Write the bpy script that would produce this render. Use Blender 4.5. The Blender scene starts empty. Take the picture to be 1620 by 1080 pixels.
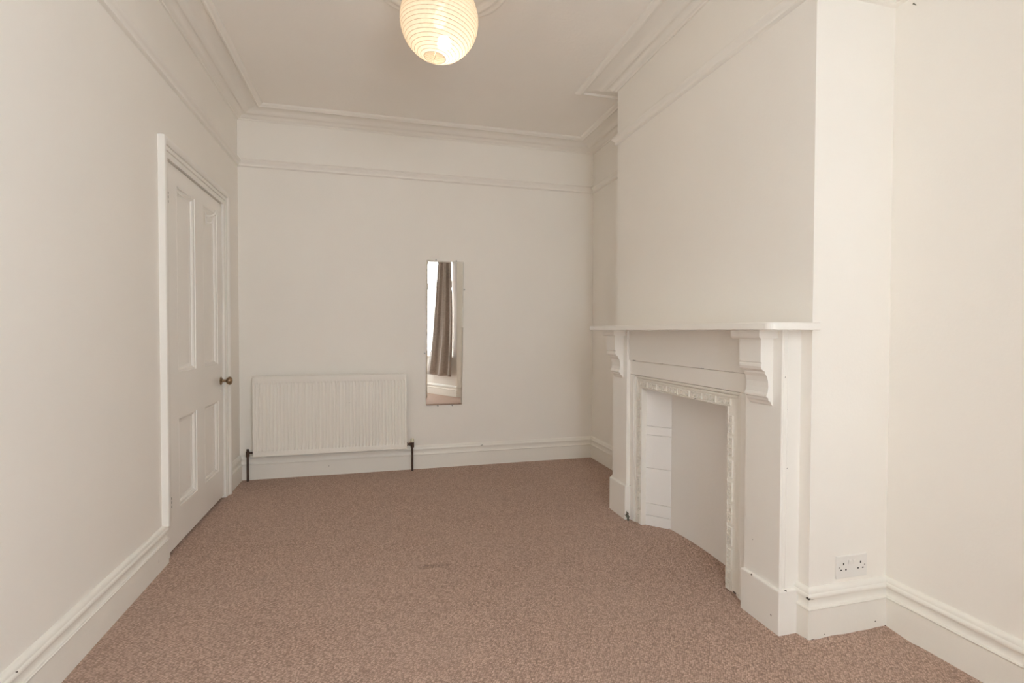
import bpy, bmesh, math, random
from mathutils import Vector, Matrix, noise
random.seed(7)
PI = math.pi
sc = bpy.context.scene
COL = sc.collection

# ------------------------------------------------------------------ camera
cam_d = bpy.data.cameras.new('camera'); cam = bpy.data.objects.new('camera', cam_d); COL.objects.link(cam)
cam_d.sensor_width = 36.0; cam_d.lens = 805.006 / 1620 * 36.0; cam_d.clip_start = 0.02
cam.matrix_world = (Matrix.Translation((0, 0, 1.128)) @ Matrix.Rotation(-0.2610, 4, 'Z')
                    @ Matrix.Rotation(PI / 2 - 0.0201, 4, 'X') @ Matrix.Rotation(0.0024, 4, 'Z'))
sc.camera = cam

# ------------------------------------------------------------------ light and exposure
SKY = (0.83, 0.912, 0.99); SKY_STRENGTH = 22.8
BULB_POWER = 1.25
world = bpy.data.worlds.new('overcast_sky'); sc.world = world; world.use_nodes = True
bg = world.node_tree.nodes['Background']; bg.inputs[0].default_value = (*SKY, 1); bg.inputs[1].default_value = SKY_STRENGTH
sc.view_settings.view_transform = 'Standard'; sc.view_settings.look = 'None'
sc.view_settings.gamma = 1.0; sc.view_settings.use_curve_mapping = False
sc.view_settings.exposure = 0.0
sc.cycles.max_bounces = 12; sc.cycles.diffuse_bounces = 9; sc.cycles.transparent_max_bounces = 12
sc.cycles.sample_clamp_indirect = 6.0; sc.cycles.caustics_reflective = False; sc.cycles.caustics_refractive = False

# ------------------------------------------------------------------ room dimensions (metres)
XL, YB, XAF, XC, YF, YN, XAN = -0.996, 4.2216, 1.8737, 1.5368, 3.0763, 1.5101, 1.9007
ZC, ZCB, ZR, HB = 2.759, 2.7005, 2.4135, 0.1884
YFR, XFR = -0.21, 1.929                 # front wall plane and its right end
LOOP = [(XL, YFR), (XFR, YFR), (XAN, YN), (XC, YN), (XC, YF), (XAF, YF), (XAF, YB), (XL, YB)]
BAY = [(-0.45, YFR), (0.18, -1.34), (0.70, -1.34), (1.33, YFR)]
BAYTOP = 2.52

def portal(name, mid, direction, w, h):
    l = bpy.data.lights.new(name, 'AREA'); l.shape = 'RECTANGLE'; l.size = w; l.size_y = h
    l.cycles.is_portal = True
    o = bpy.data.objects.new(name, l); COL.objects.link(o); o.location = mid
    o.rotation_euler = Vector(direction).to_track_quat('-Z', 'Y').to_euler()
for i in (1, 2):
    a, b = Vector(BAY[i] + (0,)), Vector(BAY[i + 1] + (0,)); d = (b - a).normalized(); n = Vector((-d.y, d.x, 0))
    portal('window_portal', (a + b) / 2 + Vector((0, 0, 1.57)) - n * 0.12, n, (b - a).length, 1.8)

# ------------------------------------------------------------------ materials
def nmat(name):
    m = bpy.data.materials.new(name); m.use_nodes = True
    nt = m.node_tree; b = nt.nodes['Principled BSDF']
    return m, nt, b
def N(nt, t, **kw):
    n = nt.nodes.new(t)
    for k, v in kw.items(): setattr(n, k, v)
    return n
def L(nt, a, b): nt.links.new(a, b)
def ramp(nt, fac, stops):
    r = N(nt, 'ShaderNodeValToRGB'); e = r.color_ramp.elements
    e[0].position, e[0].color = stops[0][0], (*stops[0][1], 1)
    e[1].position, e[1].color = stops[-1][0], (*stops[-1][1], 1)
    for p, c in stops[1:-1]:
        x = e.new(p); x.color = (*c, 1)
    L(nt, fac, r.inputs[0]); return r.outputs[0]
def mixc(nt, fac, a, b):
    m = N(nt, 'ShaderNodeMix', data_type='RGBA')
    for sock, v in ((m.inputs[0], fac), (m.inputs[6], a), (m.inputs[7], b)):
        if hasattr(v, 'is_output'): L(nt, v, sock)
        elif isinstance(v, (int, float)): sock.default_value = v
        else: sock.default_value = (*v, 1)
    return m.outputs[2]
def spot_mask(nt, spots, k=.62):
    """dark paint chips with ragged outlines at fixed places on the object"""
    g = N(nt, 'ShaderNodeNewGeometry'); nz = N(nt, 'ShaderNodeTexNoise'); nz.inputs['Scale'].default_value = 160
    L(nt, g.outputs['Position'], nz.inputs['Vector'])
    off = N(nt, 'ShaderNodeVectorMath', operation='MULTIPLY_ADD'); off.inputs[1].default_value = (.008,) * 3
    L(nt, nz.outputs['Color'], off.inputs[0]); L(nt, g.outputs['Position'], off.inputs[2])
    acc = None
    for (x, y, z, rx, ry, rz) in spots:
        s = N(nt, 'ShaderNodeVectorMath', operation='SUBTRACT'); s.inputs[1].default_value = (x + .004, y + .004, z + .004)
        L(nt, off.outputs[0], s.inputs[0])
        dv = N(nt, 'ShaderNodeVectorMath', operation='DIVIDE'); dv.inputs[1].default_value = (rx * k, ry * k, rz * k)
        L(nt, s.outputs[0], dv.inputs[0])
        ln = N(nt, 'ShaderNodeVectorMath', operation='LENGTH'); L(nt, dv.outputs[0], ln.inputs[0])
        c = N(nt, 'ShaderNodeMath', operation='LESS_THAN'); L(nt, ln.outputs['Value'], c.inputs[0]); c.inputs[1].default_value = 1
        if acc is None: acc = c.outputs[0]
        else:
            mx = N(nt, 'ShaderNodeMath', operation='MAXIMUM'); L(nt, acc, mx.inputs[0]); L(nt, c.outputs[0], mx.inputs[1]); acc = mx.outputs[0]
    return acc
def paint(name, col, rough=.6, bump=.0, scale=60, var=.02, spots=None, spec=.5, chipcol=(.05, .035, .025)):
    m, nt, b = nmat(name)
    g = N(nt, 'ShaderNodeNewGeometry')
    nz = N(nt, 'ShaderNodeTexNoise'); nz.inputs['Scale'].default_value = 1.7; nz.inputs['Detail'].default_value = 4
    L(nt, g.outputs['Position'], nz.inputs['Vector'])
    c = ramp(nt, nz.outputs['Fac'], [(.3, tuple(x * (1 - var) for x in col)), (.7, tuple(min(1, x * (1 + var)) for x in col))])
    if spots: c = mixc(nt, spot_mask(nt, spots), c, chipcol)
    L(nt, c, b.inputs['Base Color'])
    b.inputs['Roughness'].default_value = rough; b.inputs['Specular IOR Level'].default_value = spec
    if bump:
        n2 = N(nt, 'ShaderNodeTexNoise'); n2.inputs['Scale'].default_value = scale; n2.inputs['Detail'].default_value = 3
        L(nt, g.outputs['Position'], n2.inputs['Vector'])
        bp = N(nt, 'ShaderNodeBump'); bp.inputs['Strength'].default_value = bump; bp.inputs['Distance'].default_value = .004
        L(nt, n2.outputs['Fac'], bp.inputs['Height']); L(nt, bp.outputs[0], b.inputs['Normal'])
    return m
def metal(name, col, rough, metallic=1.0):
    m, nt, b = nmat(name)
    nz = N(nt, 'ShaderNodeTexNoise'); nz.inputs['Scale'].default_value = 90
    L(nt, ramp(nt, nz.outputs['Fac'], [(.3, tuple(x * .8 for x in col)), (.7, tuple(min(1, x * 1.15) for x in col))]), b.inputs['Base Color'])
    b.inputs['Roughness'].default_value = rough; b.inputs['Metallic'].default_value = metallic
    return m

WALL = (.90, .866, .808)
M = {}
M['wall'] = paint('wall_emulsion', WALL, .75, .10, 90, .012, spec=.25)
M['ceiling'] = paint('ceiling_emulsion', (.935, .898, .845), .85, .25, 45, .012, spec=.2)
M['plaster'] = paint('plaster_moulding_paint', (.90, .866, .808), .7, .05, 70, .015, spec=.25)
M['gloss'] = paint('white_gloss_paint', (.885, .858, .808), .36, .05, 40, .02)
M['skirting'] = paint('skirting_gloss_paint', (.885, .86, .795), .38, .12, 45, .025, spots=[
    (1.516, 1.493, .157, .016, .014, .009), (1.535, 1.487, .152, .020, .010, .006), (1.545, 1.487, .150, .006, .006, .003),
    (1.52, 1.50, .004, .010, .010, .006), (1.535, 1.488, .004, .022, .010, .004), (1.59, 1.488, .016, .004, .01, .004),
    (-.974, 2.68, .06, .01, .003, .014), (-.974, 2.2, .152, .01, .008, .004), (-.974, 1.72, .170, .01, .008, .004),
    (1.86, 1.44, .095, .03, .014, .004), (1.88, 1.494, .004, .01, .012, .01), (-.36, 4.2, .07, .003, .02, .004),
    (-.98, 3.93, .01, .012, .012, .006), (1.83, 1.49, .03, .005, .01, .003), (.37, 4.2, .13, .005, .02, .003), (.86, 4.2, .165, .02, .02, .003)])
M['wood'] = paint('surround_gloss_paint', (.885, .86, .81), .42, .06, 38, .015, spots=[
    (1.438, 1.584, .058, .02, .0045, .007), (1.438, 1.69, .163, .02, .007, .004), (1.452, 1.70, .30, .02, .003, .0035),
    (1.480, 1.556, .84, .004, .01, .004), (1.466, 1.556, .96, .0025, .01, .010), (1.48, 1.556, .62, .003, .01, .003),
    (1.47, 1.545, .166, .012, .012, .003), (1.463, 2.70, .958, .01, .03, .003), (1.463, 2.4, .957, .01, .02, .002),
    (1.463, 2.05, .957, .01, .03, .0018), (1.47, 2.757, .203, .014, .01, .0025), (1.453, 2.755, .03, .02, .006, .02), (1.40, 1.64, 1.163, .004, .01, .003)])
M['iron'] = paint('painted_cast_iron', (.865, .835, .77), .5, .35, 120, .03, spots=[
    (1.49, 1.90, .055, .02, .006, .006), (1.49, 1.90, .02, .02, .007, .012), (1.49, 1.85, .004, .02, .02, .006), (1.49, 1.812, .012, .02, .008, .014),
    (1.49, 2.14, .805, .02, .012, .004), (1.49, 1.822, .30, .02, .003, .004), (1.49, 1.835, .24, .02, .003, .003), (1.49, 1.835, .20, .02, .003, .003),
    (1.49, 2.68, .26, .02, .005, .005), (1.49, 2.68, .09, .02, .005, .005)])
M['tile'] = paint('painted_hearth_tile', (.875, .86, .835), .55, .25, 55, .02, spots=[(1.61, 2.545, .004, .012, .012, .008)])
M['board'] = paint('painted_back_board', (.87, .85, .815), .7, .15, 60, .015)
M['radiator'] = paint('radiator_enamel', (.885, .85, .785), .38, .02, 50, .01, spots=[
    (-.219, 4.13, .571, .006, .02, .0018), (-.203, 4.13, .571, .008, .02, .0018), (-.190, 4.13, .571, .004, .02, .0016), (-.158, 4.13, .570, .004, .02, .002)])
M['pipe'] = metal('tarnished_copper', (.10, .062, .045), .45, .6)
M['brass'] = metal('aged_brass', (.36, .26, .17), .30)
M['steel'] = metal('zinc_screw', (.45, .43, .40), .4)
M['dull_metal'] = metal('verdigris_metal', (.20, .20, .16), .5, .7)
M['plastic'] = paint('white_moulded_plastic', (.83, .81, .77), .35, 0, 50, .01)
M['plastic_old'] = paint('yellowed_plastic_cap', (.66, .62, .48), .4, 0, 50, .02)
M['black'] = paint('dark_cavity', (.02, .018, .016), .8)
M['upvc'] = paint('white_window_frame', (.80, .80, .79), .3, 0, 50, .005)

# mirror silver
m, nt, b = nmat('silvered_glass'); b.inputs['Base Color'].default_value = (.86, .87, .86, 1); b.inputs['Metallic'].default_value = 1; b.inputs['Roughness'].default_value = .012
M['mirror'] = m
# thin window glass
m, nt, b = nmat('clear_window_glass'); nt.nodes.remove(b)
tr = N(nt, 'ShaderNodeBsdfTransparent'); gl = N(nt, 'ShaderNodeBsdfGlossy'); gl.inputs['Roughness'].default_value = .02
mx = N(nt, 'ShaderNodeMixShader'); mx.inputs[0].default_value = .04
L(nt, tr.outputs[0], mx.inputs[1]); L(nt, gl.outputs[0], mx.inputs[2]); L(nt, mx.outputs[0], nt.nodes['Material Output'].inputs[0])
M['glass'] = m
# curtain velvet
m, nt, b = nmat('taupe_velvet')
g = N(nt, 'ShaderNodeNewGeometry'); nz = N(nt, 'ShaderNodeTexNoise'); nz.inputs['Scale'].default_value = 35; L(nt, g.outputs['Position'], nz.inputs['Vector'])
L(nt, ramp(nt, nz.outputs['Fac'], [(.3, (.27, .212, .172)), (.7, (.345, .275, .228))]), b.inputs['Base Color'])
b.inputs['Roughness'].default_value = .85; b.inputs['Sheen Weight'].default_value = .5; b.inputs['Sheen Roughness'].default_value = .4
M['velvet'] = m
# lantern paper: translucent sheet glowing with the bulb inside it
m, nt, b = nmat('rice_paper'); nt.nodes.remove(b)
g = N(nt, 'ShaderNodeNewGeometry'); nz = N(nt, 'ShaderNodeTexNoise'); nz.inputs['Scale'].default_value = 60; L(nt, g.outputs['Position'], nz.inputs['Vector'])
pc = ramp(nt, nz.outputs['Fac'], [(.3, (.90, .83, .72)), (.7, (.95, .89, .79))])
df = N(nt, 'ShaderNodeBsdfDiffuse'); tl = N(nt, 'ShaderNodeBsdfTranslucent'); L(nt, pc, df.inputs[0]); L(nt, pc, tl.inputs[0])
mx0 = N(nt, 'ShaderNodeMixShader'); mx0.inputs[0].default_value = .22
rf = N(nt, 'ShaderNodeBsdfRefraction'); rf.inputs['IOR'].default_value = 1.0; rf.inputs['Roughness'].default_value = .62; L(nt, pc, rf.inputs[0])
L(nt, tl.outputs[0], mx0.inputs[1]); L(nt, rf.outputs[0], mx0.inputs[2])
mx = N(nt, 'ShaderNodeMixShader'); mx.inputs[0].default_value = .55
L(nt, df.outputs[0], mx.inputs[1]); L(nt, mx0.outputs[0], mx.inputs[2])
L(nt, mx.outputs[0], nt.nodes['Material Output'].inputs[0])
M['paper'] = m
M['wire'] = paint('pale_bamboo_wire', (.62, .52, .38), .6)
m, nt, b = nmat('lit_bulb'); b.inputs['Emission Color'].default_value = (1, .78, .5, 1); b.inputs['Emission Strength'].default_value = 4
M['bulb'] = m

# carpet: small loops in staggered rows, brown with pale and dark flecks and shade painted between the loops
m, nt, b = nmat('brown_loop_carpet')
g = N(nt, 'ShaderNodeNewGeometry')
mp = N(nt, 'ShaderNodeMapping'); mp.inputs['Rotation'].default_value = (0, 0, math.radians(38)); L(nt, g.outputs['Position'], mp.inputs['Vector'])
wob = N(nt, 'ShaderNodeTexNoise'); wob.inputs['Scale'].default_value = 25; L(nt, mp.outputs[0], wob.inputs['Vector'])
ad = N(nt, 'ShaderNodeVectorMath', operation='MULTIPLY_ADD'); ad.inputs[1].default_value = (.006, .006, 0); L(nt, wob.outputs['Color'], ad.inputs[0]); L(nt, mp.outputs[0], ad.inputs[2])
st = N(nt, 'ShaderNodeVectorMath', operation='MULTIPLY'); st.inputs[1].default_value = (1, .72, 0); L(nt, ad.outputs[0], st.inputs[0])
vo = N(nt, 'ShaderNodeTexVoronoi'); vo.inputs['Scale'].default_value = 150; vo.inputs['Randomness'].default_value = .55; L(nt, st.outputs[0], vo.inputs['Vector'])
fine = N(nt, 'ShaderNodeTexNoise'); fine.inputs['Scale'].default_value = 420; fine.inputs['Detail'].default_value = 2; L(nt, mp.outputs[0], fine.inputs['Vector'])
big = N(nt, 'ShaderNodeTexNoise'); big.inputs['Scale'].default_value = 1.6; big.inputs['Detail'].default_value = 5; L(nt, g.outputs['Position'], big.inputs['Vector'])
rnd = N(nt, 'ShaderNodeSeparateColor'); L(nt, vo.outputs['Color'], rnd.inputs[0])
c1 = ramp(nt, rnd.outputs[0], [(0, (0.375, 0.242, 0.183)), (.55, (0.480, 0.316, 0.242)), (1, (0.620, 0.430, 0.338))])
c2 = mixc(nt, ramp(nt, fine.outputs['Fac'], [(.35, (0, 0, 0)), (.75, (1, 1, 1))]), c1, (0.70, 0.515, 0.42))
c3 = mixc(nt, ramp(nt, vo.outputs['Distance'], [(.33, (0, 0, 0)), (.70, (.76, .76, .76))]), c2, (0.184, 0.112, 0.081))  # gaps between loops darkened: their shade is put into the colour
c4 = mixc(nt, ramp(nt, big.outputs['Fac'], [(.3, (0, 0, 0)), (.75, (.30, .30, .30))]), c3, (0.470, 0.349, 0.286))
sm = spot_mask(nt, [(.267, 2.436, 0, .075, .020, .05), (.89, 2.308, 0, .020, .008, .05), (.93, 2.30, 0, .006, .006, .05)], 1)
smf = N(nt, 'ShaderNodeMath', operation='MULTIPLY'); L(nt, sm, smf.inputs[0]); smf.inputs[1].default_value = .26
c5 = mixc(nt, smf.outputs[0], c4, (.09, .06, .05))
L(nt, c5, b.inputs['Base Color']); b.inputs['Roughness'].default_value = .95; b.inputs['Specular IOR Level'].default_value = .1
b.inputs['Sheen Weight'].default_value = .12
hgt = N(nt, 'ShaderNodeMath', operation='MULTIPLY_ADD'); L(nt, vo.outputs['Distance'], hgt.inputs[0]); hgt.inputs[1].default_value = -1.0
L(nt, fine.outputs['Fac'], hgt.inputs[2])
bp = N(nt, 'ShaderNodeBump'); bp.inputs['Strength'].default_value = .55; bp.inputs['Distance'].default_value = .004
L(nt, hgt.outputs[0], bp.inputs['Height']); L(nt, bp.outputs[0], b.inputs['Normal'])
M['carpet'] = m

# ------------------------------------------------------------------ mesh helpers
class MB:
    def __init__(s): s.v = []; s.f = []
    def add(s, verts, faces):
        o = len(s.v); s.v += [tuple(v) for v in verts]; s.f += [tuple(i + o for i in f) for f in faces]; return s
    def box(s, x0, x1, y0, y1, z0, z1):
        return s.add([(x, y, z) for z in (z0, z1) for y in (y0, y1) for x in (x0, x1)],
                     [(0, 2, 3, 1), (4, 5, 7, 6), (0, 1, 5, 4), (2, 6, 7, 3), (0, 4, 6, 2), (1, 3, 7, 5)])
    def prism(s, poly, fn, a, b):
        """poly: list of 2D points; fn(p, q, t) -> 3D, t runs a..b"""
        n = len(poly)
        return s.add([fn(p, q, a) for p, q in poly] + [fn(p, q, b) for p, q in poly],
                     [tuple(range(n)), tuple(range(2 * n - 1, n - 1, -1))] + [(i, i + n, (i + 1) % n + n, (i + 1) % n) for i in range(n)])
    def lathe(s, prof, origin, axis='Z', seg=32):
        """prof: (radius, along) pairs"""
        o = Vector(origin); vs = []
        for r, t in prof:
            for k in range(seg):
                a = 2 * PI * k / seg; c, d = r * math.cos(a), r * math.sin(a)
                p = {'Z': (c, d, t), 'X': (t, c, d), 'Y': (c, t, d)}[axis]; vs.append(o + Vector(p))
        n = len(prof); fs = [(i * seg + k, i * seg + (k + 1) % seg, (i + 1) * seg + (k + 1) % seg, (i + 1) * seg + k) for i in range(n - 1) for k in range(seg)]
        if prof[0][0] > 1e-6: fs.append(tuple(range(seg - 1, -1, -1)))
        if prof[-1][0] > 1e-6: fs.append(tuple((n - 1) * seg + k for k in range(seg)))
        return s.add(vs, fs)
    def tube(s, pts, r, seg=10, closed=False):
        pts = [Vector(p) for p in pts]; n = len(pts); vs = []; up = None
        for i, p in enumerate(pts):
            t = (pts[(i + 1) % n] - pts[i - 1]) if (closed or 0 < i < n - 1) else (pts[1] - pts[0] if i == 0 else pts[-1] - pts[-2])
            t.normalize()
            if up is None: up = Vector((0, 0, 1)) if abs(t.z) < .9 else Vector((1, 0, 0))
            u = (up - t * up.dot(t)).normalized(); w = t.cross(u); up = u
            vs += [p + u * r * math.cos(2 * PI * k / seg) + w * r * math.sin(2 * PI * k / seg) for k in range(seg)]
        fs = [(i * seg + k, i * seg + (k + 1) % seg, ((i + 1) % n) * seg + (k + 1) % seg, ((i + 1) % n) * seg + k) for i in range(n if closed else n - 1) for k in range(seg)]
        if not closed: fs += [tuple(range(seg - 1, -1, -1)), tuple((n - 1) * seg + k for k in range(seg))]
        return s.add(vs, fs)
    def build(s, name, mat, parent=None, bevel=0, smooth=False, segs=2, loc=None):
        off = Vector(parent['_w']) if parent is not None and '_w' in parent else (Vector(loc) if loc is not None else Vector((0, 0, 0)))
        me = bpy.data.meshes.new(name); me.from_pydata([tuple(Vector(v) - off) for v in s.v], [], s.f)
        bm = bmesh.new(); bm.from_mesh(me); bmesh.ops.remove_doubles(bm, verts=bm.verts, dist=1e-6) if smooth else None
        bmesh.ops.recalc_face_normals(bm, faces=bm.faces); bm.to_mesh(me); bm.free()
        me.materials.append(M[mat] if isinstance(mat, str) else mat)
        if smooth:
            for p in me.polygons: p.use_smooth = True
            me.set_sharp_from_angle(angle=math.radians(38))
        o = bpy.data.objects.new(name, me); COL.objects.link(o)
        if parent is not None:
            o.parent = parent
            if '_w' in parent: o['_w'] = list(off)
        elif loc is not None: o.location = loc; o['_w'] = list(off)
        if bevel:
            md = o.modifiers.new('soft_edges', 'BEVEL'); md.width = bevel; md.segments = segs; md.limit_method = 'ANGLE'; md.angle_limit = math.radians(40)
        return o
def tag(o, label=None, cat=None, group=None, kind=None):
    for k, v in (('label', label), ('category', cat), ('group', group), ('kind', kind)):
        if v: o[k] = v
    return o
def thing(name, loc, label, cat, group=None, kind=None):
    o = bpy.data.objects.new(name, None); COL.objects.link(o); o.location = loc; o['_w'] = list(loc); o.empty_display_size = .1
    return tag(o, label, cat, group, kind)
def part_label(o, label): o['label'] = label; return o

def normals(path, closed):
    n = len(path); res = []
    def seg(i):
        a, b = Vector(path[i % n]), Vector(path[(i + 1) % n]); d = (b - a).normalized(); return Vector((-d.y, d.x))
    for i in range(n):
        if closed or 0 < i < n - 1:
            n1, n2 = seg(i - 1), seg(i); res.append((n1 + n2) / (1 + n1.dot(n2)))
        else: res.append(seg(0) if i == 0 else seg(n - 2))
    return res
def sweep_segment(path, i, prof, nm):
    """one mitred length of moulding along path[i] -> path[i+1]; prof: (offset into room, z)"""
    n = len(path); j = (i + 1) % n; mb = MB()
    A, B = Vector(path[i]), Vector(path[j]); k = len(prof)
    va = [(*(A + nm[i] * p), z) for p, z in prof]; vb = [(*(B + nm[j] * p), z) for p, z in prof]
    mb.add(va + vb, [(a, a + 1, a + 1 + k, a + k) for a in range(k - 1)] + [(k - 1, 0, k, 2 * k - 1)] + [tuple(range(k - 1, -1, -1)), tuple(range(k, 2 * k))])
    return mb

# ================================================================== THE SETTING
# carpeted floor, slightly uneven and riding up along the edges near the fireplace
mb = MB(); x0, x1, y0, y1 = -1.15, 1.98, -1.46, 4.34; nx, ny = 105, 193
def fz(x, y):
    z = .0018 * noise.noise(Vector((x * 2.1, y * 2.1, 0)))
    d = min(abs(y - 1.49) + max(0, 1.5 - x) * 3, 9)                       # ridge along the near side of the breast
    z += .010 * math.exp(-(d / .035) ** 2) * (.6 + .6 * noise.noise(Vector((x * 14, y * 3, 2))))
    z -= .004 * math.exp(-((abs(y - 1.40)) / .03) ** 2) * (1 if x > 1.45 else 0)
    e = abs(x - 1.62) + max(0, 1.95 - y) * 3 + max(0, y - 2.55) * 3
    z += .012 * math.exp(-(e / .05) ** 2) * max(0, math.sin((y - 2.0) / .55 * PI))
    return z
for j in range(ny + 1):
    for i in range(nx + 1):
        x = x0 + (x1 - x0) * i / nx; y = y0 + (y1 - y0) * j / ny; mb.v.append((x, y, fz(x, y)))
mb.f = [(j * (nx + 1) + i, j * (nx + 1) + i + 1, (j + 1) * (nx + 1) + i + 1, (j + 1) * (nx + 1) + i) for j in range(ny) for i in range(nx)]
tag(mb.build('floor', 'carpet', smooth=True), 'brown looped carpet covering the whole floor', 'floor', kind='structure')
tag(MB().box(-1.3, 2.1, -1.6, 4.45, -.16, -.03).build('floor_slab', 'board'), 'solid floor base under the brown carpet', 'floor', kind='structure')

tag(MB().box(-1.15, 2.08, YFR - .12, 4.34, ZC, ZC + .12).build('ceiling', 'ceiling'), 'plain off white ceiling above the paper lantern', 'ceiling', kind='structure')

T = .12
# left wall with the doorway cut out of it
DY0, DY1, DZ = 2.862, 3.803, 1.973
mb = MB(); mb.box(XL - T, XL, YFR - T, DY0, -.03, ZC).box(XL - T, XL, DY1, YB + T, -.03, ZC).box(XL - T, XL, DY0, DY1, DZ, ZC)
tag(mb.build('wall_left', 'wall'), 'long off white wall holding the panelled door', 'wall', kind='structure')
tag(MB().box(XL, XAF + .16, YB, YB + T, -.03, ZC).build('wall_back', 'wall'), 'off white end wall with radiator and mirror', 'wall', kind='structure')
tag(MB().box(XAF, XAF + .16, YF - .02, YB, -.03, ZC).build('wall_alcove', 'wall'), 'short alcove wall between back wall and chimney breast', 'wall', kind='structure')
# chimney breast: front with the fireplace hole, two returns, unseen rear slab added against leaking sky light
HY0, HY1, HZ = 1.835, 2.69, .862
mb = MB(); CT = .07
mb.box(XC, XC + CT, YN, HY0, -.03, ZC).box(XC, XC + CT, HY1, YF, -.03, ZC).box(XC, XC + CT, HY0, HY1, HZ, ZC)
mb.box(XC + CT, XAN + .12, YN, YN + .07, -.03, ZC).box(XC + CT, XAF, YF - .07, YF, -.03, ZC).box(XAN + .05, XAN + .12, YN + .07, YF - .07, -.03, ZC)
tag(mb.build('wall_chimney_breast', 'wall'), 'projecting chimney breast above the white fireplace', 'wall', kind='structure')
mb = MB(); mb.prism([(XAN, YN), (XFR, YFR - T), (XFR + .15, YFR - T), (XAN + .16, YN)], lambda p, q, t: (p, q, t), -.03, ZC)
tag(mb.build('wall_right', 'wall'), 'near off white alcove wall right of the socket', 'wall', kind='structure')
# front wall with the bay opening
mb = MB(); mb.box(XL, BAY[0][0], YFR - T, YFR, -.03, ZC).box(BAY[3][0], XFR, YFR - T, YFR, -.03, ZC).box(BAY[0][0], BAY[3][0], YFR - T, YFR, BAYTOP, ZC)
tag(mb.build('wall_front', 'wall'), 'wall around the bay window opening, seen in mirror', 'wall', kind='structure')
bay_n = normals(BAY, False)
SILL, HEAD = .665, 2.44
def bay_strip(path, nm, a, b, z0, z1):
    mb = MB(); poly = [Vector(path[i]) for i in range(a, b)]; n = []
    for i in range(a, b - 1):
        A, B = Vector(path[i]), Vector(path[i + 1])
        P = [A, B, B - nm[i + 1] * T, A - nm[i] * T]
        mb.prism([(p.x, p.y) for p in P], lambda p, q, t: (p, q, t), z0, z1)
    return mb
mb = bay_strip(BAY, bay_n, 0, 4, -.03, SILL); mb2 = bay_strip(BAY, bay_n, 0, 4, HEAD, BAYTOP); mb.add(mb2.v, mb2.f)
tag(mb.build('wall_bay', 'wall'), 'low angled bay wall under the windows, seen in mirror', 'wall', kind='structure')
mb = MB(); mb.prism([(p[0], p[1]) for p in [(-.58, YFR), (.10, -1.48), (.78, -1.48), (1.46, YFR)]], lambda p, q, t: (p, q, t), BAYTOP, BAYTOP + .08)
tag(mb.build('ceiling_bay', 'ceiling'), 'lower ceiling inside the bay window', 'ceiling', kind='structure')
# shallow unseen box behind the door, added to keep sky light out of its gaps
tag(MB().box(XL - .34, XL - .30, 2.7, 3.95, -.03, 2.2).box(XL - .30, XL - T, 2.7, 2.74, -.03, 2.2).box(XL - .30, XL - T, 3.91, 3.95, -.03, 2.2).box(XL - .30, XL - T, 2.74, 3.91, 2.16, 2.2).box(XL - .30, XL - .04, 2.74, 3.91, -.05, -.012).build('wall_light_block', 'wall'), 'hidden box behind the closed door, added to block sky light', 'wall', kind='structure')

# --- skirting boards
SK = [(0, -.01), (.020, -.01), (.020, .111), (.0225, .113), (.0235, .1165), (.0215, .120), (.016, .121), (.0125, .126), (.0115, .138), (.0125, .148), (.013, .1515),
      (.0195, .1525), (.0215, .156), (.0215, .163), (.019, .169), (.0165, .171), (.0155, .177), (.012, .1835), (.006, .1875), (0, HB)]
pathA = [(XL, 2.80), (XL, YFR), BAY[0], BAY[1], BAY[2], BAY[3], (XFR, YFR), (XAN, YN), (XC, YN), (XC, 1.563)]
nA = normals(pathA, False)
namesA = ['baseboard_left', 'baseboard_front', 'baseboard_bay', 'baseboard_bay', 'baseboard_bay', 'baseboard_front', 'baseboard_right', 'baseboard_socket', 'baseboard_breast']
labA = ['long white moulded skirting along the left wall up to the door', 'skirting on left pier of the bay', 'skirting under the windowless left side of the bay', 'skirting under the middle bay window',
        'skirting under the curtained bay window, seen in mirror', 'skirting on right pier of the bay, seen in mirror', 'white moulded skirting at lower right corner of the room',
        'chipped short skirting below the double socket', 'tiny skirting return beside the near fireplace plinth']
for i in range(len(pathA) - 1):
    tag(sweep_segment(pathA, i, SK, nA).build(namesA[i], 'skirting', smooth=True), labA[i], 'skirting', kind='structure')
pathB = [(XC, 2.955), (XC, YF), (XAF, YF), (XAF, YB), (XL, YB), (XL, 3.893)]
nB = normals(pathB, False)
for i, (nme, lb) in enumerate([('baseboard_breast', 'skirting stub beyond the far fireplace plinth'), ('baseboard_return', 'skirting on hidden far side of chimney breast'), ('baseboard_alcove', 'short cream skirting in the far alcove'),
                               ('baseboard_back', 'white moulded skirting under radiator and mirror'), ('baseboard_corner', 'short skirting between door frame and back corner')]):
    tag(sweep_segment(pathB, i, SK, nB).build(nme, 'skirting', smooth=True), lb, 'skirting', kind='structure')

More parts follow.
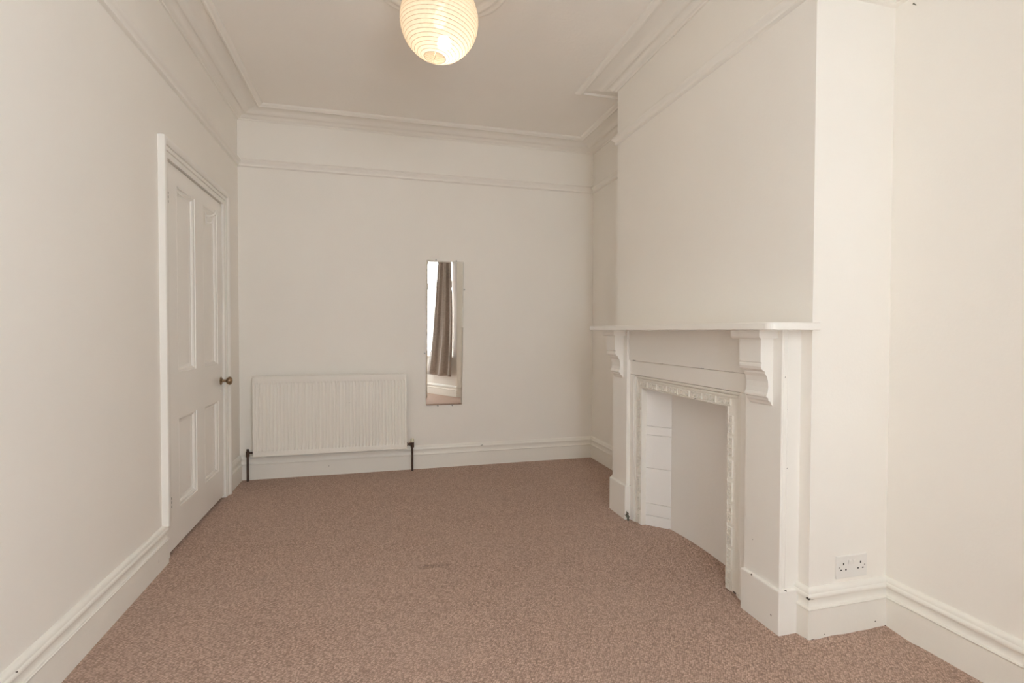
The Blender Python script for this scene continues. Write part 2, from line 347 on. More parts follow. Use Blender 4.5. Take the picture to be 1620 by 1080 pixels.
# --- picture rail and cornice run right round the room
nL = normals(LOOP, True)
RAIL = [(0, ZR), (.010, ZR), (.016, ZR - .004), (.020, ZR - .010), (.0285, ZR - .014), (.031, ZR - .019), (.029, ZR - .026), (.021, ZR - .033), (.014, ZR - .041), (.0125, ZR - .047), (.0165, ZR - .050), (.0165, ZR - .056), (.012, ZR - .060), (0, ZR - .062)]
CO = [(0, ZCB), (.010, ZCB), (.012, ZCB + .006), (.022, ZCB + .009), (.028, ZCB + .010), (.034, ZCB + .016), (.046, ZCB + .022), (.060, ZCB + .0245), (.064, ZCB + .0225), (.074, ZCB + .0225), (.079, ZCB + .026),
      (.084, ZCB + .027), (.092, ZCB + .035), (.110, ZCB + .0425), (.135, ZCB + .0475), (.165, ZCB + .0505), (.171, ZCB + .051), (.172, ZCB + .039), (.176, ZCB + .0365), (.187, ZCB + .037), (.191, ZCB + .0415), (.198, ZCB + .043), (.207, ZCB + .047), (.214, ZCB + .0525), (.216, ZC + .002), (0, ZC + .002)]
sides = ['front wall', 'near right alcove wall', 'near side of the chimney breast', 'front of the chimney breast', 'far side of the chimney breast', 'far alcove wall', 'back wall', 'left wall above the door']
k = 1
for i in range(8):
    tag(sweep_segment(LOOP, i, RAIL, nL).build('trim_%d' % k, 'plaster', smooth=True), 'white painted picture rail on the ' + sides[i], 'picture rail', kind='structure'); k += 1
for i in range(8):
    tag(sweep_segment(LOOP, i, CO, nL).build('trim_%d' % k, 'plaster', smooth=True), 'moulded plaster cornice along the ' + sides[i], 'cornice', kind='structure'); k += 1

# --- windows of the bay: frame, transom, mullion, panes, sill board
def window(idx, A, B, mull, label):
    A, B = Vector(A), Vector(B); d = (B - A).normalized(); n = Vector((-d.y, d.x)); ln = (B - A).length
    mid = (A + B) / 2
    w = thing('window_%d' % idx, (mid.x, mid.y, SILL), label, 'window', kind='structure')
    def bar(mb, t0, t1, z0, z1, d0, d1):
        P = [A + d * t0 - n * d0, A + d * t1 - n * d0, A + d * t1 - n * d1, A + d * t0 - n * d1]
        return mb.prism([(p.x, p.y) for p in P], lambda p, q, t: (p, q, t), z0, z1)
    zt = 1.95; e = .045
    fr = MB(); bar(fr, 0, e, SILL + .02, HEAD, .03, .09); bar(fr, ln - e, ln, SILL + .02, HEAD, .03, .09); bar(fr, e, ln - e, HEAD - .05, HEAD, .03, .09); bar(fr, e, ln - e, SILL + .02, SILL + .07, .03, .09)
    fr.build('window_frame', 'upvc', w, bevel=.004)
    bar(MB(), e, ln - e, zt - .03, zt + .03, .028, .092).build('transom', 'upvc', w, bevel=.004)
    xs = [e] + [v for v in mull] + [ln - e]
    for v in mull:
        bar(MB(), v - .022, v + .022, SILL + .07, zt - .03, .03, .09).build('mullion', 'upvc', w, bevel=.004)
        bar(MB(), v - .022, v + .022, zt + .03, HEAD - .05, .03, .09).build('mullion', 'upvc', w, bevel=.004)
    for a in range(len(xs) - 1):
        ta = xs[a] + (.022 if a else 0); tb = xs[a + 1] - (.022 if a < len(xs) - 2 else 0)
        for z0, z1 in ((SILL + .07, zt - .03), (zt + .03, HEAD - .05)):
            sash = MB(); g = .028
            bar(sash, ta, ta + g, z0, z1, .036, .084); bar(sash, tb - g, tb, z0, z1, .036, .084); bar(sash, ta + g, tb - g, z0, z0 + g, .036, .084); bar(sash, ta + g, tb - g, z1 - g, z1, .036, .084)
            s = sash.build('sash', 'upvc', w, bevel=.003)
            bar(MB(), ta + g, tb - g, z0 + g, z1 - g, .058, .062).build('pane', 'glass', s)
    bar(MB(), .0, ln, SILL, SILL + .02, -.035, .1).build('window_sill', 'gloss', w, bevel=.005)
d = Vector((BAY[3][0] - BAY[2][0], BAY[3][1] - BAY[2][1])); dl = d.length; d.normalize()
# lengths are trimmed so that the corner posts of the bay stay solid
def inset(a, b, s0, s1):
    a, b = Vector(a), Vector(b); u = (b - a).normalized(); return a + u * s0, b - u * s1
window(1, *inset(BAY[2], BAY[3], .06, .11), [.50], 'bay window behind the brown curtain, seen in mirror')
window(2, *inset(BAY[1], BAY[2], .06, .06), [], 'middle window of the bay behind the camera')
mb = MB()
for i, (a, b) in enumerate(((0, .645), (.65, .06), (.06, .06), (.11, 0))):  # left side gets no window: unseen, closed off to even the room light
    P = Vector(BAY[i]); 
    pts = []
    if i > 0:
        u = (Vector(BAY[i - 1]) - P).normalized(); pts.append((P + u * a, Vector((u.y, -u.x))))
    if i < 3:
        u = (Vector(BAY[i + 1]) - P).normalized(); pts.append((P + u * b, Vector((-u.y, u.x))))
    n_i = bay_n[i]
    if i in (1, 2):
        (p1, n1), (p2, n2) = pts
        poly = [P, p2, p2 - n2 * .11, P - n_i * .11, p1 - n1 * .11, p1]
    else:
        p1, n1 = pts[0]; poly = [P, p1, p1 - n1 * .11, P - n1 * .11]
    o = MB().prism([(p.x, p.y) for p in poly], lambda p, q, t: (p, q, t), SILL, HEAD).build('trim_%d' % k, 'wall' if i < 2 else 'upvc'); k += 1
    tag(o, ['unseen left side of the bay, made solid to even the light', 'left corner of the bay with the rest of its added solid side', 'right corner post of the bay', 'post beside the curtain at right end of the bay'][i], 'post', kind='structure')

# --- the door
DR = thing('door_1', (XL, (DY0 + DY1) / 2, 0), 'white four panel door with brass knob in the left wall', 'door', kind='structure')
# architrave: three mitred lengths around the opening, stepped moulding
AR = [(0, 0), (0, .012), (.008, .015), (.026, .015), (.027, .009), (.031, .009), (.032, .017), (.040, .019), (.050, .018), (.051, .012), (.055, .012), (.056, .021), (.062, .027), (.070, .031), (.080, .032), (.086, .029), (.086, 0)]  # (across from opening, out of wall)
def arch(p0, p1, c0, c1):
    """p=(y,z) along the opening edge; c=outward mitre vectors"""
    mb = MB(); k_ = len(AR)
    va = [(XL + o - .0005, p0[0] + c0[0] * a, p0[1] + c0[1] * a) for a, o in AR]; vb = [(XL + o - .0005, p1[0] + c1[0] * a, p1[1] + c1[1] * a) for a, o in AR]
    return mb.add(va + vb, [(a, (a + 1) % k_, (a + 1) % k_ + k_, a + k_) for a in range(k_)] + [tuple(range(k_ - 1, -1, -1)), tuple(range(k_, 2 * k_))])
arch((DY0, HB - .004), (DY0, DZ), (-1, 0), (-1, 1)).build('architrave', 'gloss', DR, smooth=True)
MB().box(XL - .0005, XL + .003, 2.8025, DY0, -.005, HB - .004).build('architrave_foot', 'gloss', DR, bevel=.002)
arch((DY1, -.005), (DY1, DZ), (1, 0), (1, 1)).build('architrave', 'gloss', DR, smooth=True)
arch((DY0, DZ), (DY1, DZ), (-1, 1), (1, 1)).build('architrave', 'gloss', DR, smooth=True)
MB().box(XL - T, XL - .047, DY0, DY0 + .012, 0, DZ).box(XL - T, XL - .047, DY1 - .012, DY1, 0, DZ).box(XL - T, XL - .047, DY0 + .012, DY1 - .012, DZ - .012, DZ).build('door_lining', 'gloss', DR)
# leaf: stiles, rails and muntin with recessed panels and bolection moulding
fx = XL - .001; bx_ = XL - .043; g = .003
PY = [(3.008, 3.285), (3.425, 3.702)]; PZ = [(.205, .673), (.907, 1.878)]
lz0, lz1, ly0, ly1 = .019, DZ - .006, DY0 + g, DY1 - g
leaf = MB()
for a, b in ((ly0, PY[0][0]), (PY[0][1], PY[1][0]), (PY[1][1], ly1)): leaf.box(bx_, fx, a, b, lz0, lz1)
for a, b in ((PY[0]), (PY[1])):
    for c, e in ((lz0, PZ[0][0]), (PZ[0][1], PZ[1][0]), (PZ[1][1], lz1)): leaf.box(bx_, fx, a, b, c, e)
LF = leaf.build('door_leaf', 'gloss', DR)
MO = [(0, -.02), (0, .0005), (.003, .0005), (.004, -.003), (.007, -.003), (.011, -.005), (.016, -.011), (.021, -.014), (.022, -.0175), (.028, -.0185), (.034, -.0215), (.036, -.0235), (.036, -.03)]  # (inwards, out of leaf)
for y0_, y1_ in PY:
    for z0_, z1_ in PZ:
        p = MB().box(bx_ + .008, fx - .0225, y0_, y1_, z0_, z1_).build('panel', 'gloss', LF)
        mb = MB(); kk = len(MO)
        cs = [(y0_, z0_, 1, 1), (y1_, z0_, -1, 1), (y1_, z1_, -1, -1), (y0_, z1_, 1, -1)]
        vs = [(fx + o, y + sy * a, z + sz * a) for (y, z, sy, sz) in cs for a, o in MO]
        mb.add(vs, [(c * kk + a, c * kk + a + 1, ((c + 1) % 4) * kk + a + 1, ((c + 1) % 4) * kk + a) for c in range(4) for a in range(kk - 1)])
        mb.build('panel_moulding', 'gloss', LF, smooth=True)
for hz in (1.79, .278):
    h = MB().lathe([(.0062, hz - .045), (.0062, hz + .045)], (XL + .005, DY0 + .004, 0), 'Z', 10).box(XL - .0005, XL + .0012, DY0 + .006, DY0 + .032, hz - .04, hz + .04)
    part_label(h.build('hinge', 'gloss', DR, smooth=True), 'painted over hinge')
    for q in (-.028, -.006, .014): MB().lathe([(.0068, hz + q - .006), (.0068, hz + q + .006)], (XL + .0053, DY0 + .0042, 0), 'Z', 10).build('worn_knuckle', 'dull_metal', DR, smooth=True)
KY, KZ = 3.757, .794
kn = MB().lathe([(.0, 0), (.027, 0), (.0275, .003), (.024, .006), (.014, .0085), (.010, .010), (.009, .024), (.0095, .032), (.014, .036), (.023, .042), (.0275, .050), (.0275, .056), (.024, .063), (.016, .068), (.006, .070), (0, .0702)], (XL - .0012, KY, KZ), 'X', 32)
part_label(kn.build('door_knob', 'brass', DR, smooth=True), 'round aged brass door knob')
part_label(MB().lathe([(0, 0), (.008, 0), (.008, .003), (0, .0035)], (XL - .0012, KY - .002, KZ - .068), 'X', 16).build('keyhole_cover', 'gloss', DR, smooth=True), 'painted keyhole cover')
# painted coat hook near the top of the leaf
hk = thing('coat_hook', (XL, 3.50, 1.84), 'small white painted coat hook high on the door', 'hook')
HX = XL + .0035
MB().box(HX, HX + .004, 3.455, 3.475, 1.77, 1.84).build('back_plate', 'gloss', hk, bevel=.002)
MB().tube([(HX + .003, 3.465, 1.785), (HX + .02, 3.465, 1.778), (HX + .034, 3.465, 1.785), (HX + .040, 3.465, 1.80)], .0045).build('lower_prong', 'gloss', hk, smooth=True)
MB().tube([(HX + .003, 3.465, 1.82), (HX + .03, 3.465, 1.822), (HX + .05, 3.465, 1.835), (HX + .055, 3.465, 1.855)], .0045).build('upper_prong', 'gloss', hk, smooth=True)

# ================================================================== OBJECTS
# --- radiator
RX0, RX1, RZ0, RZ1, RY = -.888, .237, .187, .79, 4.128
R = thing('radiator', ((RX0 + RX1) / 2, RY + .04, 0), 'white fluted panel radiator on the back wall', 'radiator')
front = MB(); NF = 44; fx0, fx1, fz0, fz1 = RX0 + .018, RX1 - .018, RZ0 + .042, RZ1 - .052
w = (fx1 - fx0) / NF; xs = []
for i in range(NF):
    a = fx0 + i * w
    xs += [(a + w * .12, 0), (a + w * .27, 1), (a + w * .73, 1), (a + w * .88, 0)]
DEP = .010
rows = [(RZ0 + .006, 0), (fz0 - .004, 0), (fz0 + .012, 1), (fz1 - .012, 1), (fz1 + .002, 0), (RZ1 - .006, 0)]
cols = [(RX0 + .006, 0)] + xs + [(RX1 - .006, 0)]
vs = [(x, RY + .004 + DEP * cf * rf, z) for z, rf in rows for x, cf in cols]
nc = len(cols); front.add(vs, [(r * nc + c, r * nc + c + 1, (r + 1) * nc + c + 1, (r + 1) * nc + c) for r in range(len(rows) - 1) for c in range(nc - 1)])
front.build('front_panel', 'radiator', R, smooth=True)
# rim around the panel and the body behind it
rim = MB()
for a, b, c, d_ in ((RX0, RX1, RZ0, RZ0 + .007), (RX0, RX1, RZ1 - .007, RZ1), (RX0, RX0 + .007, RZ0 + .007, RZ1 - .007), (RX1 - .007, RX1, RZ0 + .007, RZ1 - .007)): rim.box(a, b, RY, RY + .02, c, d_)
rim.build('rim', 'radiator', R, bevel=.003)
MB().box(RX0 + .01, RX1 - .01, RY + .013, RY + .024, RZ0 + .004, RZ1 - .004).build('panel_back', 'radiator', R, bevel=.003)
MB().box(RX0 + .002, RX0 + .006, RY + .02, RY + .066, RZ0 + .01, RZ1 - .004).build('side_cover', 'radiator', R)
MB().box(RX1 - .006, RX1 - .002, RY + .02, RY + .066, RZ0 + .01, RZ1 - .004).build('side_cover', 'radiator', R)
gr = MB().box(RX0 + .006, RX1 - .006, RY + .021, RY + .024, RZ1 - .006, RZ1 - .001).box(RX0 + .006, RX1 - .006, RY + .062, RY + .065, RZ1 - .006, RZ1 - .001)
for i in range(52): gr.box(RX0 + .012 + i * .0213, RX0 + .02 + i * .0213, RY + .024, RY + .062, RZ1 - .006, RZ1 - .002)
gr.build('top_grille', 'radiator', R)
for x in (RX0 + .12, RX1 - .12): MB().box(x - .02, x + .02, RY + .024, YB - .0005, .62, .70).build('wall_bracket', 'steel', R)
PYP = 4.168
lv = MB().tube([(-.930, PYP, -.01), (-.930, PYP, .215)], .0085, 12).tube([(-.936, PYP, .212), (-.89, PYP, .212)], .0075, 12).tube([(-.895, PYP, .212), (-.885, PYP, .212)], .013, 6).tube([(-.886, PYP, .212), (RX0 + .03, PYP, .212)], .009, 10)
part_label(lv.build('pipe', 'pipe', R, smooth=True), 'dark tarnished copper supply pipe')
part_label(MB().tube([(-.930, PYP, .185), (-.930, PYP, .225)], .0135, 12).tube([(-.930, PYP, .225), (-.930, PYP, .242)], .009, 12).build('lockshield_valve', 'pipe', R, smooth=True), 'dark lockshield valve')
rv = MB().tube([(.281, PYP, -.01), (.281, PYP, .215)], .0085, 12).tube([(.285, PYP, .215), (RX1 - .03, PYP, .215)], .0075, 12).tube([(.247, PYP, .215), (.237, PYP, .215)], .0135, 6)
part_label(rv.build('pipe', 'pipe', R, smooth=True), 'dark tarnished copper return pipe')
part_label(MB().tube([(.281, PYP, .188), (.281, PYP, .230)], .0145, 12).tube([(.278, PYP, .215), (.258, PYP, .215)], .0125, 6).build('valve_body', 'pipe', R, smooth=True), 'dark brass valve body')
part_label(MB().lathe([(.012, .228), (.0155, .231), (.0165, .238), (.0145, .250), (.0125, .258), (.006, .260), (0, .260)], (.281, PYP, 0), 'Z', 12).build('valve_cap', 'plastic_old', R, smooth=True), 'cream plastic valve cap')

# --- mirror, hung a touch crooked, with clips round its edge
MI = thing('wall_mirror', (.55, YB - .01, .517), 'tall narrow frameless mirror on the back wall reflecting a curtain', 'mirror')
cs = [(.393, .5175), (.6925, .516), (.7085, 1.7055), (.4008, 1.7075)]
c0 = Vector((sum(c[0] for c in cs) / 4, sum(c[1] for c in cs) / 4)); bev = .011
def shr(c, s): v = Vector(c) - c0; return Vector(c) - Vector((math.copysign(s, v.x), math.copysign(s, v.y)))
yf = 4.2095
MB().add([(x, yf + .0022, z) for x, z in cs] + [(x, yf + .0085, z) for x, z in cs], [(0, 1, 5, 4), (1, 2, 6, 5), (2, 3, 7, 6), (3, 0, 4, 7), (7, 6, 5, 4)]).build('backing', 'plastic', MI)
inn = [shr(c, bev) for c in cs]
MB().add([(p.x, yf, p.y) for p in inn], [(0, 1, 2, 3)]).build('mirror_glass', 'mirror', MI)
MB().add([(x, yf + .0022, z) for x, z in cs] + [(p.x, yf, p.y) for p in inn], [(i, (i + 1) % 4, (i + 1) % 4 + 4, i + 4) for i in range(4)]).build('bevelled_edge', 'mirror', MI)
for (x, z) in ((.478, 1.712), (.645, 1.709), (.7125, 1.474), (.3855, .945), (.492, .511), (.612, .510)):
    cl = MB().lathe([(.0, -.0125), (.005, -.012), (.0065, -.009), (.0065, .0)], (x, YB, z), 'Y', 10)
    cl.box(x - .004, x + .004, yf - .0035, YB - .005, z - .004, z + .004)
    cl.build('clip', 'steel', MI, smooth=True)

# --- ceiling rose and paper lantern
LX, LY, LZ, LR = .286, 2.382, 2.557, .179
rose = MB().lathe([(.345, ZC + .001), (.343, ZC - .006), (.335, ZC - .011), (.325, ZC - .010), (.319, ZC - .006), (.312, ZC - .006), (.305, ZC - .013), (.293, ZC - .017), (.280, ZC - .014), (.272, ZC - .008), (.25, ZC - .008),
                   (.235, ZC - .012), (.21, ZC - .010), (.17, ZC - .010), (.15, ZC - .018), (.125, ZC - .022), (.105, ZC - .018), (.09, ZC - .012), (.07, ZC - .014), (.0, ZC - .014)], (LX, LY, 0), 'Z', 96)
tag(rose.build('ceiling_rose', 'plaster', smooth=True, loc=(LX, LY, ZC)), 'round moulded plaster rose on the ceiling above the lantern', 'ceiling rose')
LN = thing('paper_lantern', (LX, LY, LZ), 'lit round white paper lantern hanging from the ceiling', 'lamp')
HR = .050; a0 = math.asin(HR / LR); NR = 27
prof = []
for i in range(NR * 4 + 1):
    th = a0 + (PI - 2 * a0) * i / (NR * 4); f = i % 4
    r = LR - (.0012 if f == 2 else (.0008 if f in (1, 3) else 0))
    prof.append((r * math.sin(th), -LR * math.cos(th)))
sh = MB(); seg = 72; vs = [(LX + r * math.cos(2 * PI * k_ / seg), LY + r * math.sin(2 * PI * k_ / seg), LZ + t) for r, t in prof for k_ in range(seg)]
sh.add(vs, [(i * seg + k_, i * seg + (k_ + 1) % seg, (i + 1) * seg + (k_ + 1) % seg, (i + 1) * seg + k_) for i in range(len(prof) - 1) for k_ in range(seg)])
SH = sh.build('paper_shade', 'paper', LN, smooth=True)
for i in range(NR + 1):
    th = a0 + (PI - 2 * a0) * i / NR; r = LR * math.sin(th) - .0006; z = LZ - LR * math.cos(th)
    MB().tube([(LX + r * math.cos(2 * PI * q / 48), LY + r * math.sin(2 * PI * q / 48), z) for q in range(48)], .0012 if i else .0016, 4, True).build('rib', 'wire', SH)
zb = LZ - LR * math.cos(a0); zt_ = LZ + LR * math.cos(a0)
wf = MB()
for s in (-1, 1): wf.tube([(LX + s * .002, LY + s * HR, zb), (LX, LY + s * HR * .98, zb + .06), (LX, LY + s * .045, zt_ - .05), (LX, LY + s * HR, zt_)], .0014, 6)
wf.tube([(LX, LY - HR, zb + .004), (LX, LY + HR, zb + .004)], .0012, 6).tube([(LX, LY - .045, zt_ - .03), (LX, LY + .045, zt_ - .03)], .0014, 6)
wf.build('wire_frame', 'wire', LN)
MB().lathe([(.017, LZ + .075), (.017, LZ + .125), (.010, LZ + .14), (.004, LZ + .15), (.004, ZC - .014)], (LX, LY, 0), 'Z', 16).build('lamp_holder', 'plastic', LN, smooth=True)
MB().lathe([(.0, LZ - .035), (.012, LZ - .033), (.024, LZ - .022), (.030, LZ - .004), (.029, LZ + .014), (.022, LZ + .038), (.014, LZ + .056), (.0135, LZ + .075)], (LX, LY, 0), 'Z', 20).build('bulb', 'bulb', LN, smooth=True)
bl = bpy.data.lights.new('bulb_light', 'POINT'); bl.energy = BULB_POWER; bl.color = (1, .82, .64); bl.shadow_soft_size = .034
bo = bpy.data.objects.new('bulb_light', bl); COL.objects.link(bo); bo.parent = LN; bo.location = (.034, 0, -.095)
LN.rotation_euler = (0, math.radians(7), 0)

# --- fireplace surround (painted wood)
FS = thing('fireplace_surround', (XC, 2.255, 0), 'white painted wooden fireplace surround with shelf and corbels', 'fireplace')
PF = 1.452
for (py0, py1, qy0, qy1, ptop, cy0, cy1, capx) in ((1.560, 1.750, 1.545, 1.752, .166, 1.603, 1.722, 1.368), (2.765, 2.950, 2.753, 2.964, .202, 2.810, 2.925, 1.374)):
    MB().box(1.438, XC, qy0, qy1, -.02, ptop).build('plinth', 'wood', FS, bevel=.005, segs=3)
    g_ = .0016
    pp = [(PF + .002, py0), (1.458, py0), (1.4592, py0 + g_), (1.4604, py0), (1.4755, py0), (1.477, py0 + g_), (1.4785, py0), (XC, py0), (XC, py1), (1.4785, py1), (1.477, py1 - g_), (1.4755, py1), (PF + .002, py1), (PF, py1 - .002), (PF, py0 + .002)]
    MB().prism(pp, lambda p, q, t: (p, q, t), ptop - .002, 1.134).build('pilaster', 'wood', FS)
    pr = [(PF, 1.103), (1.395, 1.103), (1.395, 1.013), (1.400, 1.011), (1.3965, 1.005), (1.3955, .997), (1.399, .987), (1.409, .980), (1.415, .978), (1.415, .971), (1.424, .958), (1.430, .938), (1.431, .916),
          (1.428, .898), (1.4225, .889), (1.4225, .881), (1.430, .877), (1.432, .867), (1.441, .862), (1.444, .853), (PF, .846)]
    cb = MB().prism(pr, lambda p, q, t: (p, t, q), cy0, cy1).build('corbel', 'wood', FS, bevel=.0015)
    MB().prism([(PF, 1.134), (capx, 1.134), (capx, 1.111), (capx + .003, 1.106), (capx + .009, 1.103), (PF, 1.103)], lambda p, q, t: (p, t, q), cy0 - .022, cy1 + .018).build('corbel_cap', 'wood', cb, bevel=.001)
MB().box(1.464, XC, 1.750, 2.765, .957, 1.134).build('frieze', 'wood', FS, bevel=.002)
MB().box(1.474, XC, 1.750, 2.765, .874, .9555).build('inner_board', 'wood', FS, bevel=.002)
MB().box(1.476, XC, 1.750, 1.806, -.02, .872).build('inner_stile', 'wood', FS, bevel=.002)
MB().box(1.474, XC, 2.722, 2.765, -.02, .872).build('inner_stile', 'wood', FS, bevel=.002)
sx0, sy0, sy1, rr = 1.320, 1.470, 3.040, .032
poly = [(XC - .001, sy0), (XC - .001, sy1)]
for q in range(9): a = PI / 2 + PI / 2 * q / 8; poly.append((sx0 + rr + rr * math.cos(a), sy1 - rr + rr * math.sin(a)))
for q in range(9): a = PI + PI / 2 * q / 8; poly.append((sx0 + rr + rr * math.cos(a), sy0 + rr + rr * math.sin(a)))
MB().prism(poly, lambda p, q, t: (p, q, t), 1.134, 1.162).build('mantel_shelf', 'wood', FS, bevel=.004, segs=3)

# --- cast iron insert
FI = thing('fireplace_insert', (1.51, 2.26, 0), 'white painted cast iron fireplace insert with fretwork border and blocked opening', 'fireplace')
IX = 1.490; oy0, oy1, oz = 1.806, 2.722, .872; iy0, iy1, iz = 1.905, 2.652, .800
fr_ = MB()
for a, b, c, d_ in ((oy0, iy0, -.02, oz), (iy1, oy1, -.02, oz), (iy0, iy1, iz, oz)): fr_.box(IX, IX + .022, a, b, c, d_)
IF = fr_.build('iron_frame', 'iron', FI)
ob = MB()   # raised outer moulding of the frame, stepped
for s, (q, dpt) in enumerate(((.0, .012), (.016, .006))):
    e = .013
    ob.box(IX - dpt, IX, oy0 + q, oy0 + q + e, -.02, oz - q).box(IX - dpt, IX, oy1 - q - e, oy1 - q, -.02, oz - q).box(IX - dpt, IX, oy0 + q + e, oy1 - q - e, oz - q - e, oz - q)
ob.build('outer_moulding', 'iron', FI, bevel=.003)
lip = MB().box(IX - .004, IX + .03, iy0 - .004, iy0 + .002, -.02, iz).box(IX - .004, IX + .03, iy1 - .002, iy1 + .004, -.02, iz).box(IX - .004, IX + .03, iy0 - .004, iy1 + .004, iz, iz + .004)
lip.build('inner_lip', 'iron', FI, bevel=.001)
# fretwork: one key motif, repeated along the band
bw = .034; ml = .092
def motif():
    mb = MB(); d_ = .008; t_ = .0042
    def bar(a, b, c, e): mb.box(-d_, 0, a, b, c, e)
    for s in (0, 1):
        o = -ml / 2 + .004 + s * .043
        bar(o, o + .038, bw / 2 - .006, bw / 2 - .006 + t_); bar(o, o + .038, -bw / 2 + .002, -bw / 2 + .002 + t_)
        bar(o, o + t_, -bw / 2 + .002 + t_, bw / 2 - .006); bar(o + .038 - t_, o + .038, -.006, bw / 2 - .006)
        bar(o + .010, o + .028, -.004, .001); bar(o + .015, o + .0195, -.010, -.004); bar(o + .022, o + .028, .004, .0075)
    bar(-.002, .003, -bw / 2 + .002, bw / 2 - .002)
    return mb
mm = bpy.data.meshes.new('fret_motif'); q = motif(); mm.from_pydata(q.v, [], q.f); mm.materials.append(M['iron'])
bmx = bmesh.new(); bmx.from_mesh(mm); bmesh.ops.recalc_face_normals(bmx, faces=bmx.faces); bmx.to_mesh(mm); bmx.free()
def place(y, z, rot):
    o = bpy.data.objects.new('fret_motif', mm); COL.objects.link(o); o.parent = FI
    o.location = Vector((IX + .0005, y, z)) - Vector(FI['_w']); o.rotation_euler = (rot, 0, 0)
nt_ = 8
for i in range(nt_): place(iy0 - .03 + (iy1 - iy0 + .06) * (i + .5) / nt_, iz + .023, 0)
for i in range(8):
    z = .045 + i * .0975
    place(iy0 - .022, z, PI / 2); place(iy1 + .022, z, -PI / 2)
# splayed tiled cheeks, tile by tile
zs = [(-.02, .058), (.061, .128), (.131, .335), (.338, .528), (.531, .578), (.581, .82)]
for side in (0, 1):
    A = Vector((1.512, iy1 + .004)) if side else Vector((1.512, iy0 - .004)); Bq = Vector((1.618, 2.546)) if side else Vector((1.618, 2.012))
    d_ = (Bq - A); n_ = Vector((-d_.y, d_.x)).normalized(); n_ = n_ if (n_.y > 0) == bool(side) else -n_
    for i, (z0_, z1_) in enumerate(zs):
        a = A + d_ * .02; b = Bq; o_ = n_ * (.0006 * (i % 3)); th = n_ * .012
        MB().prism([(p.x, p.y) for p in (a + o_, b + o_, b + th, a + th)], lambda p, q, t: (p, q, t), z0_, z1_).build('tile', 'tile', FI, bevel=.0012)
    a = A + n_ * .010; b = Bq + n_ * .010; th = n_ * .02
    MB().prism([(p.x, p.y) for p in (a, b, b + th, a + th)], lambda p, q, t: (p, q, t), -.02, .84).build('cheek', 'board', FI)
part_label(MB().box(1.620, 1.634, 2.0, 2.56, -.02, .84).build('back_board', 'board', FI), 'plain white board blocking the opening')
MB().box(1.508, 1.64, 1.86, 2.69, .822, .85).build('hood_plate', 'board', FI)

# --- old gas tap standing at the foot of the far pilaster
GT = thing('gas_tap', (1.447, 2.738, 0), 'tiny tarnished gas tap at the foot of the far pilaster', 'tap')
gx, gy = 1.450, 2.735
MB().lathe([(.006, -.004), (.006, .018), (.0085, .019), (.0085, .026), (.006, .027), (.005, .034)], (gx, gy, 0), 'Z', 10).build('stem', 'dull_metal', GT, smooth=True)
MB().tube([(gx - .004, gy - .012, .022), (gx - .006, gy + .010, .026)], .0048, 8).build('outlet', 'dull_metal', GT, smooth=True)
MB().tube([(gx - .003, gy, .034), (gx - .009, gy - .004, .046), (gx - .006, gy + .006, .052), (gx, gy + .008, .044)], .0026, 8).build('handle', 'dull_metal', GT, smooth=True)

# --- double socket on the near side of the chimney breast
SX, SZ = 1.729, .2475
SO = thing('wall_socket', (SX, YN, SZ), 'white double plug socket above the chipped skirting', 'socket')
MB().box(SX - .073, SX + .073, YN - .0065, YN + .0005, SZ - .043, SZ + .043).build('face_plate', 'plastic', SO, bevel=.004, segs=3)
for s in (-1, 1):
    cx = SX + s * .040
    for (dx, dz, wx, wz) in ((0, .012, .0022, .0042), (-.0112, -.010, .0033, .0022), (.0112, -.010, .0033, .0022)):
        part_label(MB().box(cx + dx - wx, cx + dx + wx, YN - .0072, YN - .0055, SZ + dz - wz, SZ + dz + wz).build('pin_slot', 'black', SO), 'dark pin slot')
    MB().prism([(-.0072, .008), (-.0102, .024), (-.006, .026), (-.006, .006)], lambda p, q, t: (t, YN + p, SZ + q), SX + s * .0105 - .0075, SX + s * .0105 + .0075).build('switch', 'plastic', SO, bevel=.0008)
for s in (-1, 1): MB().lathe([(.0, -.0071), (.003, -.007), (.003, -.006)], (SX + s * .060, YN, SZ), 'Y', 10).build('screw', 'steel', SO)

# --- nail left in the near right wall
NL = MB().tube([(XAN - .010, 1.434, 2.321), (XAN + .006, 1.434, 2.317)], .0015, 8).tube([(XAN - .0115, 1.434, 2.3215), (XAN - .0098, 1.434, 2.321)], .003, 8)
tag(NL.build('nail', 'dull_metal', loc=(XAN, 1.434, 2.318)), 'tiny dark nail high on the near right wall', 'nail')

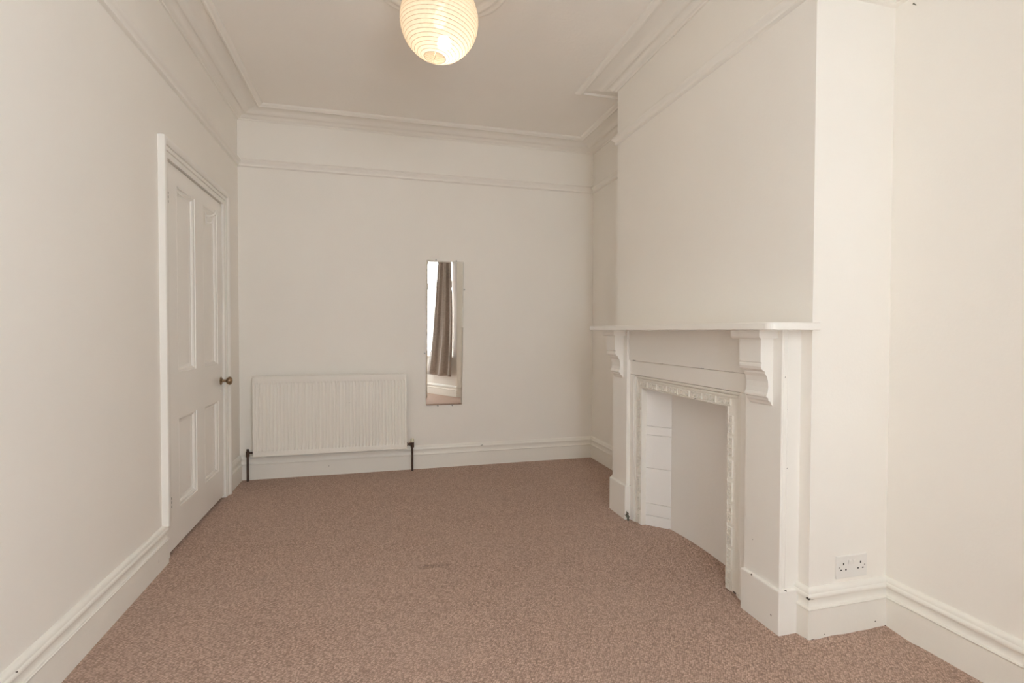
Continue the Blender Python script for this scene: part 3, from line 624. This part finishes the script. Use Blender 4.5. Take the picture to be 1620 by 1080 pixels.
# --- curtain and its pole in the bay, seen in the mirror
A = Vector(BAY[3]); dd = (Vector(BAY[2]) - A).normalized(); nn = Vector((dd.y, -dd.x)) 
if nn.dot(Vector((.44, .5)) - A) < 0: nn = -nn
CU = thing('curtain', (*(A + dd * .3 + nn * .10), .355), 'long taupe velvet curtain hanging in the bay, seen in mirror', 'curtain')
cz0, cz1 = .355, 2.40; NT, NZ = 140, 40; mb = MB()
folds = [(.03, .05), (.16, .06), (.30, .05), (.47, .07), (.63, .055), (.80, .07), (.95, .05)]
for j in range(NZ + 1):
    v = j / NZ; z = cz0 + (cz1 - cz0) * v
    tl_ = -.035 * math.sin(v * PI) - .01 * (1 - v) + .02 * (1 - v) ** 6 + .012 * v; tr_ = .75 + (.40 - .75) * (v ** .8)
    for i in range(NT + 1):
        u = i / NT; t = tl_ + (tr_ - tl_) * u
        amp = .030 + .012 * v
        off = .10 + amp * math.sin(2 * PI * (2.9 * u + .14 * math.sin(5 * u) + .05 * v)) + .010 * math.sin(2 * PI * 9.7 * u + 2 * v) * v + .012 * noise.noise(Vector((u * 4, v * 2, 1)))
        off += .02 * math.sin(2 * PI * (2.1 * u + .2)) * (1 - v)
        p = A + dd * t + nn * off; mb.v.append((p.x, p.y, z + .008 * math.sin(9 * u) * (1 - v)))
mb.f = [(j * (NT + 1) + i, j * (NT + 1) + i + 1, (j + 1) * (NT + 1) + i + 1, (j + 1) * (NT + 1) + i) for j in range(NZ) for i in range(NT)]
cu = mb.build('drape', 'velvet', CU, smooth=True)
md = cu.modifiers.new('cloth_thickness', 'SOLIDIFY'); md.thickness = .003
for i in range(9):
    p = A + dd * (.012 + .045 * i) + nn * .10
    ring = MB().tube([(p.x + nn.x * .017 * math.cos(2 * PI * q / 16), p.y + nn.y * .017 * math.cos(2 * PI * q / 16), 2.425 + .017 * math.sin(2 * PI * q / 16)) for q in range(16)], .0022, 6, True)
    ring.build('curtain_ring', 'steel', CU, smooth=True)
pa, pb = A + dd * -.02 + nn * .10, A + dd * .70 + nn * .10
PO = thing('curtain_pole', (*((pa + pb) / 2), 2.43), 'slim metal curtain pole across the right side of the bay', 'curtain pole')
MB().tube([(pa.x, pa.y, 2.43), (pb.x, pb.y, 2.43)], .011, 14).build('rod', 'steel', PO, smooth=True)
for p in (pa, pb): MB().lathe([(0, -.02), (.012, -.017), (.017, 0), (.012, .017), (0, .02)], (p.x, p.y, 2.43), 'Z', 14).build('finial', 'steel', PO, smooth=True)
for t in (.04, .66):
    p0 = A + dd * t + nn * .10; p1 = A + dd * t
    MB().tube([(p0.x, p0.y, 2.445), (p0.x, p0.y, 2.47), (p1.x, p1.y, 2.47)], .006, 8).build('bracket', 'steel', PO, smooth=True)

for o in bpy.data.objects:
    if '_w' in o: del o['_w']
